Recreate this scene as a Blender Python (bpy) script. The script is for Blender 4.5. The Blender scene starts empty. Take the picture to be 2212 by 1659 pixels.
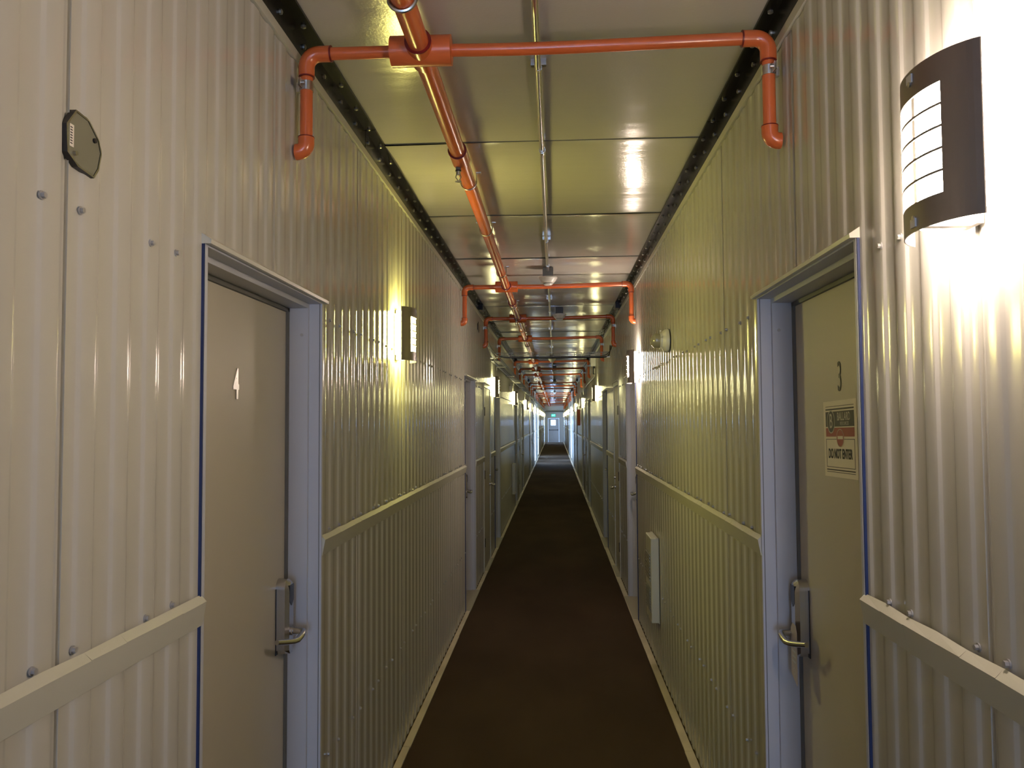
import bpy, bmesh, math, random
from mathutils import Vector, Matrix
random.seed(7)
SC = bpy.context.scene
COL = SC.collection
PI = math.pi

# ------------------------------------------------------------------ camera
YAW, PITCH, ROLL, FPX, CAMH = 0.0522, 0.0455, -0.0060, 1764.4, 1.88
_f = Vector((-math.sin(YAW)*math.cos(PITCH), math.cos(YAW)*math.cos(PITCH), math.sin(PITCH)))
_r = Vector((math.cos(YAW), math.sin(YAW), 0)); _u = _r.cross(_f)
_c, _s = math.cos(ROLL), math.sin(ROLL)
_r2, _u2 = _c*_r + _s*_u, -_s*_r + _c*_u
cam = bpy.data.cameras.new('camera'); camo = bpy.data.objects.new('camera', cam); COL.objects.link(camo)
M = Matrix.Identity(4)
for i in range(3):
    M[i][0], M[i][1], M[i][2] = _r2[i], _u2[i], -_f[i]
M[2][3] = CAMH
camo.matrix_world = M
cam.sensor_width = 36; cam.sensor_fit = 'HORIZONTAL'; cam.lens = FPX/2212*36; cam.clip_start = .02; cam.clip_end = 300
SC.camera = camo

# ------------------------------------------------------------------ world, exposure
W = bpy.data.worlds.new('world'); SC.world = W; W.use_nodes = True
W.node_tree.nodes['Background'].inputs[0].default_value = (.40, .62, 1, 1)
W.node_tree.nodes['Background'].inputs[1].default_value = 9.0
SC.view_settings.view_transform = 'Standard'; SC.view_settings.look = 'None'
SC.view_settings.gamma = 1; SC.view_settings.use_curve_mapping = False
SC.view_settings.exposure = 0.17
try:
    SC.cycles.use_denoising = True
    SC.cycles.max_bounces = 10; SC.cycles.diffuse_bounces = 6; SC.cycles.glossy_bounces = 6
    SC.cycles.sample_clamp_indirect = 6
    SC.cycles.use_light_tree = True
    SC.cycles.caustics_reflective = False; SC.cycles.caustics_refractive = False
except Exception:
    pass

def area(name, loc, size, rot, power, color, spread=180):
    l = bpy.data.lights.new(name, 'AREA'); l.shape = 'RECTANGLE'; l.size, l.size_y = size
    l.energy = power; l.color = color; l.spread = math.radians(spread)
    o = bpy.data.objects.new(name, l); o.location = loc; o.rotation_euler = rot; COL.objects.link(o); return o

XL, XR = -.904, .779            # wall faces
ZC = 3.28                       # ceiling
Y0, Y1 = -5.0, 72.0             # corridor ends
LAMP_K = 3.2                    # overall lamp level
DAY = (.38, .55, 1.0)
# daylight outside the glazed openings
area('daylight_rear', (-.15, Y0-.55, 1.25), (1.2, 2.3), (math.radians(90), 0, 0), 75, DAY)
area('daylight_far', (-.05, Y1+.6, 1.75), (.6, .8), (math.radians(-90), 0, 0), 30, DAY)
SIDE = [(-1, 35.9, 37.5), (1, 38.5, 40.4), (-1, 42.5, 44.6), (-1, 68.3, 70.2)]        # glazed side exits; last one added to put blue daylight on the end wall
for s, a, b in SIDE:
    x = (XR+.75) if s > 0 else (XL-.75)
    area('daylight_side', (x, (a+b)/2, 1.9), (b-a, 1.9), (math.radians(55), 0, math.radians(90 if s > 0 else -90)), 24 if a < 60 else 14, (.42, .6, 1.0), 90)

# ------------------------------------------------------------------ materials
def mat(name, col, rough=.5, metal=0., emit=None, estr=0, bump=None, noise=None, spec=.5, coat=0, alpha=1, trans=0):
    m = bpy.data.materials.new(name); m.use_nodes = True
    nt = m.node_tree; b = nt.nodes['Principled BSDF']
    b.inputs['Base Color'].default_value = (*col, 1); b.inputs['Roughness'].default_value = rough
    b.inputs['Metallic'].default_value = metal; b.inputs['Specular IOR Level'].default_value = spec
    if coat:
        b.inputs['Coat Weight'].default_value = coat; b.inputs['Coat Roughness'].default_value = .1
    if trans: b.inputs['Transmission Weight'].default_value = trans
    if emit:
        b.inputs['Emission Color'].default_value = (*emit, 1); b.inputs['Emission Strength'].default_value = estr
    tc = None
    if bump or noise:
        tc = nt.nodes.new('ShaderNodeTexCoord')
    if noise:      # (scale xyz, detail, colour2)
        mp = nt.nodes.new('ShaderNodeMapping'); mp.inputs['Scale'].default_value = noise[0]
        n = nt.nodes.new('ShaderNodeTexNoise'); n.inputs['Scale'].default_value = 1; n.inputs['Detail'].default_value = noise[1]
        nt.links.new(tc.outputs['Object'], mp.inputs[0]); nt.links.new(mp.outputs[0], n.inputs['Vector'])
        r = nt.nodes.new('ShaderNodeValToRGB'); r.color_ramp.elements[0].position = .35; r.color_ramp.elements[1].position = .65
        r.color_ramp.elements[0].color = (*col, 1); r.color_ramp.elements[1].color = (*noise[2], 1)
        nt.links.new(n.outputs[0], r.inputs[0]); nt.links.new(r.outputs[0], b.inputs['Base Color'])
    if bump:       # list of (scale xyz, strength, distance)
        prev = None
        for sc, st, di in bump:
            mp = nt.nodes.new('ShaderNodeMapping'); mp.inputs['Scale'].default_value = sc
            n = nt.nodes.new('ShaderNodeTexNoise'); n.inputs['Scale'].default_value = 1; n.inputs['Detail'].default_value = 2
            nt.links.new(tc.outputs['Object'], mp.inputs[0]); nt.links.new(mp.outputs[0], n.inputs['Vector'])
            bp = nt.nodes.new('ShaderNodeBump'); bp.inputs['Strength'].default_value = st; bp.inputs['Distance'].default_value = di
            nt.links.new(n.outputs[0], bp.inputs['Height'])
            if prev: nt.links.new(prev.outputs[0], bp.inputs['Normal'])
            prev = bp
        nt.links.new(prev.outputs[0], b.inputs['Normal'])
    return m

WALLC = (.52, .505, .445)
m_wall = mat('painted_cladding', WALLC, .135, spec=.5, bump=[((6, 3, 1.1), .22, .004), ((160, 160, 160), .10, .0006)], noise=((2, .9, .5), 3, (.485, .47, .41)))
m_trim = mat('painted_flashing', (.56, .55, .46), .3, bump=[((3, 6, 3), .2, .003)])
m_ceil = mat('glossy_ceiling_panel', (.58, .55, .50), .16, spec=.7, bump=[((1.2, 6, 1), .5, .006), ((90, 90, 90), .30, .0014)])
m_frame = mat('grey_door_frame', (.50, .515, .55), .42)
m_leaf = mat('beige_door_leaf', (.54, .50, .41), .42, bump=[((200, 200, 200), .08, .0005)])
m_gask = mat('dark_gasket', (.13, .13, .12), .6)
m_blue = mat('dark_blue_edge', (.006, .018, .085), .5)
m_black = mat('black_steel', (.009, .008, .007), .25, metal=0, spec=.22, bump=[((5, 9, 5), .35, .006)])
m_steel = mat('galvanised_steel', (.62, .60, .56), .28, metal=1)
m_chrome = mat('brushed_chrome', (.60, .60, .62), .24, metal=1)
m_num = mat('polished_metal_numeral', (.86, .85, .83), .3, metal=.8)
m_bolt = mat('painted_screw', (.42, .41, .40), .35, metal=.4)
m_boltd = mat('zinc_bolt', (.22, .21, .18), .3, metal=.7)
m_orange = mat('orange_cpvc', (.66, .155, .045), .24, spec=.6, noise=((4, 4, 4), 2, (.60, .13, .036)))
m_glue = mat('dark_red_cement', (.16, .006, .004), .35)
m_carpet = mat('brown_carpet', (.050, .033, .020), .95, spec=.1, bump=[((260, 260, 260), .8, .004)], noise=((1.5, .7, 1), 4, (.066, .044, .027)))
m_base = mat('cream_floor_strip', (.66, .58, .44), .35, noise=((9, 3, 9), 4, (.52, .45, .34)))
m_thr = mat('khaki_threshold', (.36, .33, .25), .45)
m_shield = mat('bronze_shield', (.30, .27, .26), .34, metal=.85)
m_white = mat('white_plastic', (.72, .70, .66), .35)
m_grey = mat('grey_plastic', (.16, .16, .17), .4)
m_dark = mat('black_rubber', (.01, .01, .011), .45)
m_blackp = mat('black_plastic', (.008, .008, .009), .25)
m_paper = mat('white_paper', (.80, .74, .64), .6)
m_red = mat('red_ink', (.30, .045, .035), .5)
m_ink = mat('black_ink', (.012, .010, .010), .5)
m_pale = mat('pale_ink', (.50, .47, .42), .5)
m_card = mat('grey_card', (.46, .41, .42), .5)
m_plate = mat('grey_green_plate', (.20, .195, .14), .35)
m_lens = mat('clear_lens', (.30, .28, .22), .06, spec=.9)
m_green = mat('green_exit_light', (.0, .5, .4), .5, emit=(.01, .80, .55), estr=.9)
m_exitw = mat('exit_letters', (.8, 1, .95), .5, emit=(.5, 1, .85), estr=2.0)
m_endwall = mat('end_wall_paint', (.50, .50, .50), .4)
m_enddoor = mat('end_door_paint', (.46, .48, .54), .4)
m_redp = mat('orange_red_panel', (.42, .085, .02), .5)
m_glass = bpy.data.materials.new('clear_glass'); m_glass.use_nodes = True
_nt = m_glass.node_tree; _nt.nodes.clear()
_o = _nt.nodes.new('ShaderNodeOutputMaterial'); _mx = _nt.nodes.new('ShaderNodeMixShader')
_t = _nt.nodes.new('ShaderNodeBsdfTransparent'); _g = _nt.nodes.new('ShaderNodeBsdfGlossy'); _g.inputs['Roughness'].default_value = .03
_mx.inputs[0].default_value = .08
_nt.links.new(_t.outputs[0], _mx.inputs[1]); _nt.links.new(_g.outputs[0], _mx.inputs[2]); _nt.links.new(_mx.outputs[0], _o.inputs[0])
def lampmat(name, col, st):
    return mat(name, (.8, .8, .8), .5, emit=col, estr=st*LAMP_K)
m_lampR = lampmat('warm_lamp_diffuser', (1, .81, .67), 34)
m_lampL = lampmat('yellow_lamp_diffuser', (1, .90, .24), 29)
m_lampF = lampmat('amber_lamp_diffuser', (1, .93, .46), 15)

# ------------------------------------------------------------------ mesh helper
class MB:
    def __init__(s): s.v = []; s.f = []; s.m = []; s.mats = []
    def _mi(s, m):
        if m not in s.mats: s.mats.append(m)
        return s.mats.index(m)
    def quad(s, pts, m):
        n = len(s.v); s.v += [tuple(p) for p in pts]; s.f.append(tuple(range(n, n+len(pts)))); s.m.append(s._mi(m))
    def box(s, a, b, m):
        x0, y0, z0 = [min(a[i], b[i]) for i in range(3)]; x1, y1, z1 = [max(a[i], b[i]) for i in range(3)]
        n = len(s.v)
        s.v += [(x0, y0, z0), (x1, y0, z0), (x1, y1, z0), (x0, y1, z0), (x0, y0, z1), (x1, y0, z1), (x1, y1, z1), (x0, y1, z1)]
        for f in ((0, 3, 2, 1), (4, 5, 6, 7), (0, 1, 5, 4), (1, 2, 6, 5), (2, 3, 7, 6), (3, 0, 4, 7)):
            s.f.append(tuple(n+i for i in f)); s.m.append(s._mi(m))
    def tube(s, pts, r, m, seg=12, cap=True):
        pts = [Vector(p) for p in pts]; rs = r if isinstance(r, (list, tuple)) else [r]*len(pts)
        rings = []; up = None
        for i, p in enumerate(pts):
            if i == 0: d = pts[1]-p
            elif i == len(pts)-1: d = p-pts[i-1]
            else: d = (pts[i+1]-p).normalized() + (p-pts[i-1]).normalized()
            if d.length < 1e-9: d = pts[i]-pts[i-1] if i else Vector((0, 0, 1))
            d.normalize()
            if up is None:
                a = Vector((0, 0, 1)) if abs(d.z) < .9 else Vector((1, 0, 0)); up = a
            e1 = (up - d*up.dot(d))
            if e1.length < 1e-6: e1 = Vector((1, 0, 0)) - d*d.x
            e1.normalize(); up = e1; e2 = d.cross(e1)
            n = len(s.v)
            for k in range(seg):
                t = 2*PI*k/seg; q = p + (e1*math.cos(t)+e2*math.sin(t))*rs[i]; s.v.append(tuple(q))
            rings.append(n)
        mi = s._mi(m)
        for a, b in zip(rings, rings[1:]):
            for k in range(seg):
                s.f.append((a+k, a+(k+1) % seg, b+(k+1) % seg, b+k)); s.m.append(mi)
        if cap:
            s.f.append(tuple(rings[0]+k for k in reversed(range(seg)))); s.m.append(mi)
            s.f.append(tuple(rings[-1]+k for k in range(seg))); s.m.append(mi)
    def prism(s, prof, axis, a, b, m):
        "polygon prof in the two other axes, extruded along axis from a to b"
        n = len(s.v); k = len(prof)
        for t in (a, b):
            for p in prof:
                q = list(p); q.insert(axis, t); s.v.append(tuple(q))
        mi = s._mi(m)
        for i in range(k):
            j = (i+1) % k; s.f.append((n+i, n+j, n+k+j, n+k+i)); s.m.append(mi)
        s.f.append(tuple(n+i for i in reversed(range(k)))); s.m.append(mi)
        s.f.append(tuple(n+k+i for i in range(k))); s.m.append(mi)
    def build(s, name, parent=None, smooth=False, loc=None, normals=True):
        me = bpy.data.meshes.new(name); me.from_pydata(s.v, [], s.f)
        for m in s.mats: me.materials.append(m)
        me.polygons.foreach_set('material_index', s.m)
        if smooth: me.polygons.foreach_set('use_smooth', [True]*len(s.f))
        me.update()
        if normals:
            bm = bmesh.new(); bm.from_mesh(me); bmesh.ops.recalc_face_normals(bm, faces=bm.faces); bm.to_mesh(me); bm.free()
        if smooth:
            try: me.set_sharp_from_angle(angle=math.radians(38))
            except Exception: pass
        o = bpy.data.objects.new(name, me); COL.objects.link(o)
        if parent: o.parent = parent
        if loc: o.location = loc
        return o

def empty(name, loc=(0, 0, 0), rz=0):
    o = bpy.data.objects.new(name, None); COL.objects.link(o); o.location = loc; o.rotation_euler = (0, 0, rz); o.empty_display_size = .05
    return o
def tag(o, label=None, cat=None, group=None, kind=None):
    if label: o['label'] = label
    if cat: o['category'] = cat
    if group: o['group'] = group
    if kind: o['kind'] = kind
    return o
def copy_tree(o, parent=None):
    c = o.copy(); COL.objects.link(c); c.parent = parent
    for ch in list(o.children): copy_tree(ch, c)
    return c
def text_mesh(name, s, size, m, parent, mat4, sx=1.0, extrude=.0006, bold=0.0):
    cu = bpy.data.curves.new('t', 'FONT'); cu.body = s; cu.size = size; cu.align_x = 'CENTER'; cu.align_y = 'CENTER'; cu.extrude = extrude; cu.offset = bold
    t = bpy.data.objects.new('t', cu); COL.objects.link(t)
    dg = bpy.context.evaluated_depsgraph_get(); dg.update()
    me = bpy.data.meshes.new_from_object(t.evaluated_get(dg)); bpy.data.objects.remove(t)
    me.transform(Matrix.Diagonal((sx, 1, 1, 1))); me.transform(mat4); me.materials.clear(); me.materials.append(m)
    o = bpy.data.objects.new(name, me); COL.objects.link(o); o.parent = parent
    return o
def wallmat(s, x, y, z, roll=0):
    "matrix putting XY text on a wall: s=+1 right wall (faces -X), s=-1 left wall (faces +X)"
    # local x -> reading direction, local y -> up, local z -> out of the wall
    ex = Vector((0, -1, 0)) if s > 0 else Vector((0, 1, 0)); ey = Vector((0, 0, 1)); ez = Vector((-s, 0, 0))
    if roll:
        c, d = math.cos(roll), math.sin(roll); ex, ey = ex*c+ey*d, ey*c-ex*d
    m = Matrix.Identity(4)
    for i in range(3): m[i][0], m[i][1], m[i][2] = ex[i], ey[i], ez[i]
    m[0][3], m[1][3], m[2][3] = x, y, z
    return m

# ------------------------------------------------------------------ door layout
P = 10.15
ENDY = Y1-.6
doors = []      # (side, y0, y1, kind)
for k in range(-1, 8):
    for a, w, kd in ((2.05, 1.04, 'r'), (8.15, 1.0, 'r'), (10.3, .98, 'f')): doors.append((-1, a+P*k, a+P*k+w, kd))
    for a, w, kd in ((2.115, 1.0, 'r'), (7.86, 1.0, 'r'), (9.95, .78, 'f')): doors.append((1, a+P*k, a+P*k+w, kd))
doors = [d for d in doors if d[1] > Y0+.3 and d[2] < ENDY and not any(d[0] == s and d[2] > a-.15 and d[1] < b+.15 for s, a, b in SIDE)]
doors.sort(key=lambda d: (d[1], d[0]))
HT = 2.335
RIB = .0044
def wx(s, d):    # d = distance out of the wall into the corridor
    return (XR-d) if s > 0 else (XL+d)
SEAM = {-1: 1.4535, 1: 1.53}; PW = 1.118; NR = 9; PITCHR = PW/NR
def prof_pts(s, a, b):
    "breakpoints (y, depth) of the cladding profile between a and b"
    pts = []; k0 = math.floor((a-SEAM[s])/PW)-1; y = SEAM[s]+k0*PW
    while y < b+PW:
        pts += [(y, -.004), (y+.0025, -.004), (y+.003, .003)]
        for i in range(NR):
            q = y+i*PITCHR
            if i > 0: pts.append((q, .0))
            else: pts.append((q+.006, .0))
            pts += [(q+.014, -.0005), (q+.028, -.0005), (q+.040, .0), (q+.0425, RIB*.12), (q+.0505, RIB*.88), (q+.053, RIB), (q+.066, RIB+.0005), (q+.088, RIB+.0005),
                    (q+.101, RIB), (q+.1035, RIB*.88), (q+.1115, RIB*.12), (q+.114, 0)]
        y += PW
    pts.sort()
    def at(t):
        for (p, d), (q, e) in zip(pts, pts[1:]):
            if p <= t <= q: return d if q-p < 1e-9 else d+(e-d)*(t-p)/(q-p)
        return 0
    return [(a, at(a))]+[p for p in pts if a+1e-4 < p[0] < b-1e-4]+[(b, at(b))]
def depth_at(s, y):
    return prof_pts(s, y-.001, y+.001)[0][1]

TOPZ = 3.147
def build_wall(s, name):
    ops = sorted([(a, b, HT, 'door') for (t, a, b, kd) in doors if t == s]+[(a, b, 2.6, 'side') for (t, a, b) in SIDE if t == s])
    w = MB(); segs = []; cur = Y0
    for a, b, h, kd in ops: segs.append((cur, a)); cur = b
    segs.append((cur, Y1))
    def strip(a, b, z0, z1):
        if b-a < .01: return
        pp = prof_pts(s, a, b); n = len(w.v); mi = w._mi(m_wall)
        for y, d in pp:
            w.v.append((wx(s, d), y, z0)); w.v.append((wx(s, d), y, z1))
        for i in range(len(pp)-1):
            q = (n+2*i, n+2*i+2, n+2*i+3, n+2*i+1)
            w.f.append(q if s < 0 else q[::-1]); w.m.append(mi)
    for a, b in segs:
        strip(a, b, 1.43, TOPZ); strip(a, b, .0, 1.372)
    for a, b, h, kd in ops: strip(a, b, h, TOPZ)
    for a, b in segs: w.box((wx(s, -.006), a+.003, 0), (wx(s, -.045), b-.003, 3.30), m_wall)      # solid behind the sheet
    for a, b, h, kd in ops: w.box((wx(s, -.006), a, h+.003), (wx(s, -.045), b, 3.30), m_wall)
    o = w.build(name, normals=False, smooth=True); tag(o, kind='structure')
    for a, b in segs:                                                   # rail flashing at mid height
        if b-a < .05: continue
        r = MB(); e = .012; n = max(2, int((b-a)/.12)+1)
        for i in range(n-1):
            ya, yb = a+e+(b-a-2*e)*i/(n-1), a+e+(b-a-2*e)*(i+1)/(n-1)
            j = .0012*math.sin(ya*9)
            r.quad([(wx(s, .024), ya, 1.431+j), (wx(s, .024), yb, 1.431), (wx(s, .0085), yb, 1.447+.002*math.sin(yb*23)), (wx(s, .0085), ya, 1.447+.002*math.sin(ya*23))], m_trim)
            r.quad([(wx(s, .024), ya, 1.431+j), (wx(s, .024), yb, 1.431), (wx(s, .013), yb, 1.372), (wx(s, .013), ya, 1.372)], m_trim)
            r.quad([(wx(s, .013), ya, 1.372), (wx(s, .013), yb, 1.372), (wx(s, -.002), yb, 1.372), (wx(s, -.002), ya, 1.372)], m_trim)
        for y in (a+e, b-e):
            r.quad([(wx(s, .024), y, 1.431), (wx(s, .0085), y, 1.447), (wx(s, -.002), y, 1.447), (wx(s, -.002), y, 1.372), (wx(s, .013), y, 1.372)], m_trim)
        r.build('rail', o, normals=False)
    # screws
    proto = MB(); proto.tube([(0, 0, 0), (-s*.0025, 0, 0)], .0085, m_bolt, 12)
    proto.tube([(-s*.0025, 0, 0), (-s*.009, 0, 0)], .0058, m_bolt, 6)
    pr = proto.build('screw', o, smooth=True)
    spots = []; k = -4
    while SEAM[s]+k*PW < 40:
        for off in (-.07, .05, .31, .43, .66, .79):
            y = SEAM[s]+k*PW+off+random.uniform(-.008, .008)
            for z in (2.286, 1.4575, .58):
                if y < .6 or any(a-.03 < y < b+.03 and z < h for a, b, h, kd in ops): continue
                spots.append((y, z+random.uniform(-.004, .004)))
        k += 1
    spots.sort()
    vis = [p for p in spots if p[0] > 1.2]
    first = True; rest = MB()
    for i, (y, z) in enumerate(vis):
        d = depth_at(s, y)
        if i < 96:
            q = pr if first else pr.copy()
            if not first: COL.objects.link(q)
            first = False; q.location = (wx(s, d), y, z); q.rotation_euler = (random.random(), 0, 0)
        elif y < 34:
            rest.tube([(wx(s, d), y, z), (wx(s, d+.009), y, z)], .008, m_bolt, 6)
    ro = rest.build('screw', o); ro['kind'] = 'stuff'
    return o
wl = build_wall(-1, 'wall_left'); wr = build_wall(1, 'wall_right')

# ------------------------------------------------------------------ floor, threshold strips, ceiling
fl = MB(); fl.box((XL-.2, Y0-1.0, -.08), (XR+.2, Y1+.5, 0), m_carpet); tag(fl.build('floor'), kind='structure')
for s, nm in ((-1, 'baseboard_left'), (1, 'baseboard_right')):
    b = MB(); y = Y0; k = 0; wdt = .052 if s < 0 else .062
    while y < Y1:
        y2 = min(y+2.44, Y1); j = random.uniform(-.006, .006)
        if s > 0 and 8.5 < y2 < 11: j = .0
        b.prism([(wx(s, .012), y+.003), (wx(s, wdt+j), y+.003), (wx(s, wdt+j*.2), y2-.003), (wx(s, .012), y2-.003)], 2, 0, .0075+random.uniform(-.001, .0015), m_base)
        y = y2; k += 1
    tag(b.build(nm), kind='structure')

ce = MB(); J0, JP = 4.02-1.46*6, 1.46
joints = [J0+JP*k for k in range(60) if Y0 < J0+JP*k < Y1]
edges = [Y0]+joints+[Y1]
nx = 14; mi = ce._mi(m_ceil)
for a, b in zip(edges, edges[1:]):
    ny = max(4, int((b-a)/.06)); ph = random.uniform(0, 6); am = random.uniform(.5, 1.2); sd = random.uniform(-1, 1)
    n0 = len(ce.v)
    for j in range(ny+1):
        t = j/ny; y = a+.0035+(b-a-.007)*t
        for i in range(nx+1):
            u = i/nx; x = XL+(XR-XL)*u
            edge = math.exp(-((1-t)/.10)**2)+.6*math.exp(-(t/.12)**2)
            z = ZC - .006*math.exp(-(t*(b-a)/.02)**2) + (am*1.7 if a > 5 else am)*(.0022*math.sin(2*PI*(y*1.9+ph)+1.6*math.sin(3*x+ph))*(.4+.6*math.sin(2.2*x+ph*2)) + .0016*math.sin(2*PI*y*.9+sd*3*x+ph)) - .0015*edge*(.6+.4*math.sin(4*x+ph))
            ce.v.append((x, y, z))
    for j in range(ny):
        for i in range(nx):
            p = n0+j*(nx+1)+i; ce.f.append((p, p+nx+1, p+nx+2, p+1)); ce.m.append(mi)
for a in joints: ce.box((XL, a-.0015, ZC-.0045), (XR, a+.0030, ZC+.012), m_gask)
ce.box((XL-.1, Y0-1.0, ZC+.012), (XR+.1, Y1+.3, ZC+.06), m_dark)
tag(ce.build('ceiling', smooth=True, normals=False), kind='structure')

# black steel angles between wall and ceiling, beige flashing strip under them
for s, nm in ((-1, 'trim_1'), (1, 'trim_2')):
    t = MB(); y = Y0; k = 0; hl = .061 if s < 0 else .058
    while y < Y1:
        y2 = min(y+2.93, Y1); g = .004
        t.prism([(wx(s, -.006), 3.183), (wx(s, .014), 3.183), (wx(s, .014), ZC-.012), (wx(s, hl), ZC-.012), (wx(s, hl), ZC-.002), (wx(s, -.006), ZC-.002)], 1, y+g, y2-g, m_black)
        if k % 3 == 1: t.box((wx(s, .006), y2-.10, 3.195), (wx(s, hl+.004), y2+.10, ZC-.018), m_black)
        y = y2; k += 1
    o = tag(t.build(nm), 'black steel angle with bolts along the ceiling edge', 'trim', kind='structure')
    f = MB(); f.box((wx(s, -.004), Y0, TOPZ+.002), (wx(s, .0125), Y1, 3.185), m_trim); f.build('flashing_strip', o)
    pr = MB(); pr.tube([(0, 0, 0), (0, 0, -.007)], .0095, m_boltd, 8); pr.tube([(0, 0, -.007), (0, 0, -.010)], [.0095, .004], m_boltd, 8)
    p0 = pr.build('bolt', o, smooth=True)
    first = True; cnt = 0; rest = MB(); y = 2.0
    while y < 13:
        for q, (loc, rot) in enumerate((((wx(s, .036), y, ZC-.012), (0, 0, 0)), ((wx(s, .014), y+.07, 3.225), (0, -s*PI/2*-1, 0)))):
            if cnt < 96:
                c = p0 if first else p0.copy()
                if not first: COL.objects.link(c)
                first = False; c.location = loc; c.rotation_euler = rot; cnt += 1
            else:
                rest.tube([loc, (loc[0], loc[1], loc[2]-.008) if q == 0 else (wx(s, .013), loc[1], loc[2])], .009, m_boltd, 6)
        y += .253
    rest.build('bolt', o)['kind'] = 'stuff'

# ------------------------------------------------------------------ doors
NPOS = {}
dn = 0
def lever(mb, s, x, y, z, L=.118):
    # neck out of the lock, then lever back towards the hinge side
    pts = [(x, y, z), (x-s*.048, y, z), (x-s*.062, y-.003, z), (x-s*.068, y-.016, z-.002), (x-s*.068, y-.045, z-.008), (x-s*.066, y-.075, z-.013), (x-s*.058, y-.100, z-.012), (x-s*.045, y-.14*L/.118, z-.004), (x-s*.028, y-.185*L/.118, z+.006)]
    mb.tube(pts, [.0115, .0115, .0115, .0112, .0112, .0110, .0105, .0100, .0092], m_chrome, 14)
def lock_parts(parent, s, x, y, z0, z1, zh):
    "electronic card lock: long rounded escutcheon, black reader window, lever"
    b = MB(); w = .034; H = z1-z0; prof = []
    for i in range(13):
        t = PI*i/12; prof.append((y+w*math.cos(t), z1-w+w*math.sin(t)))
    prof += [(y-w, z0+.014), (y-w+.014, z0), (y+w-.014, z0), (y+w, z0+.014)]
    b.prism(prof, 0, x, x-s*.034, m_chrome)
    cx = y; prof2 = [(cx+(p[0]-cx)*.66, p[1] if p[1] < z1-.05 else p[1]-.012) for p in prof]
    n = len(b.v); k = len(prof); mi = b._mi(m_chrome)
    for p in prof: b.v.append((x-s*.034, p[0], p[1]))
    for p in prof2: b.v.append((x-s*.048, p[0], p[1]))
    for i in range(k):
        j = (i+1) % k; b.f.append((n+i, n+j, n+k+j, n+k+i)); b.m.append(mi)
    b.f.append(tuple(n+k+i for i in range(k))); b.m.append(mi)
    lk = b.build('lock', parent)
    r = MB(); zc = z1-.05
    r.prism([(cx-.0225, zc+.028), (cx+.0225, zc+.028), (cx+.0225, zc-.03), (cx, zc-.048), (cx-.0225, zc-.03)], 0, x-s*.040, x-s*.0495, m_blackp)
    r.build('card_reader', lk)
    l = MB(); l.tube([(x-s*.03, y, zh), (x-s*.056, y, zh)], .016, m_chrome, 18); lever(l, s, x-s*.03, y, zh)
    l.build('handle', lk, smooth=True)
    g = MB(); g.box((x-s*.0005, y-w-.003, z0-.003), (x-s*.003, y+w+.003, z1-w), m_dark); g.build('backing_gasket', lk)
    return lk
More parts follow.
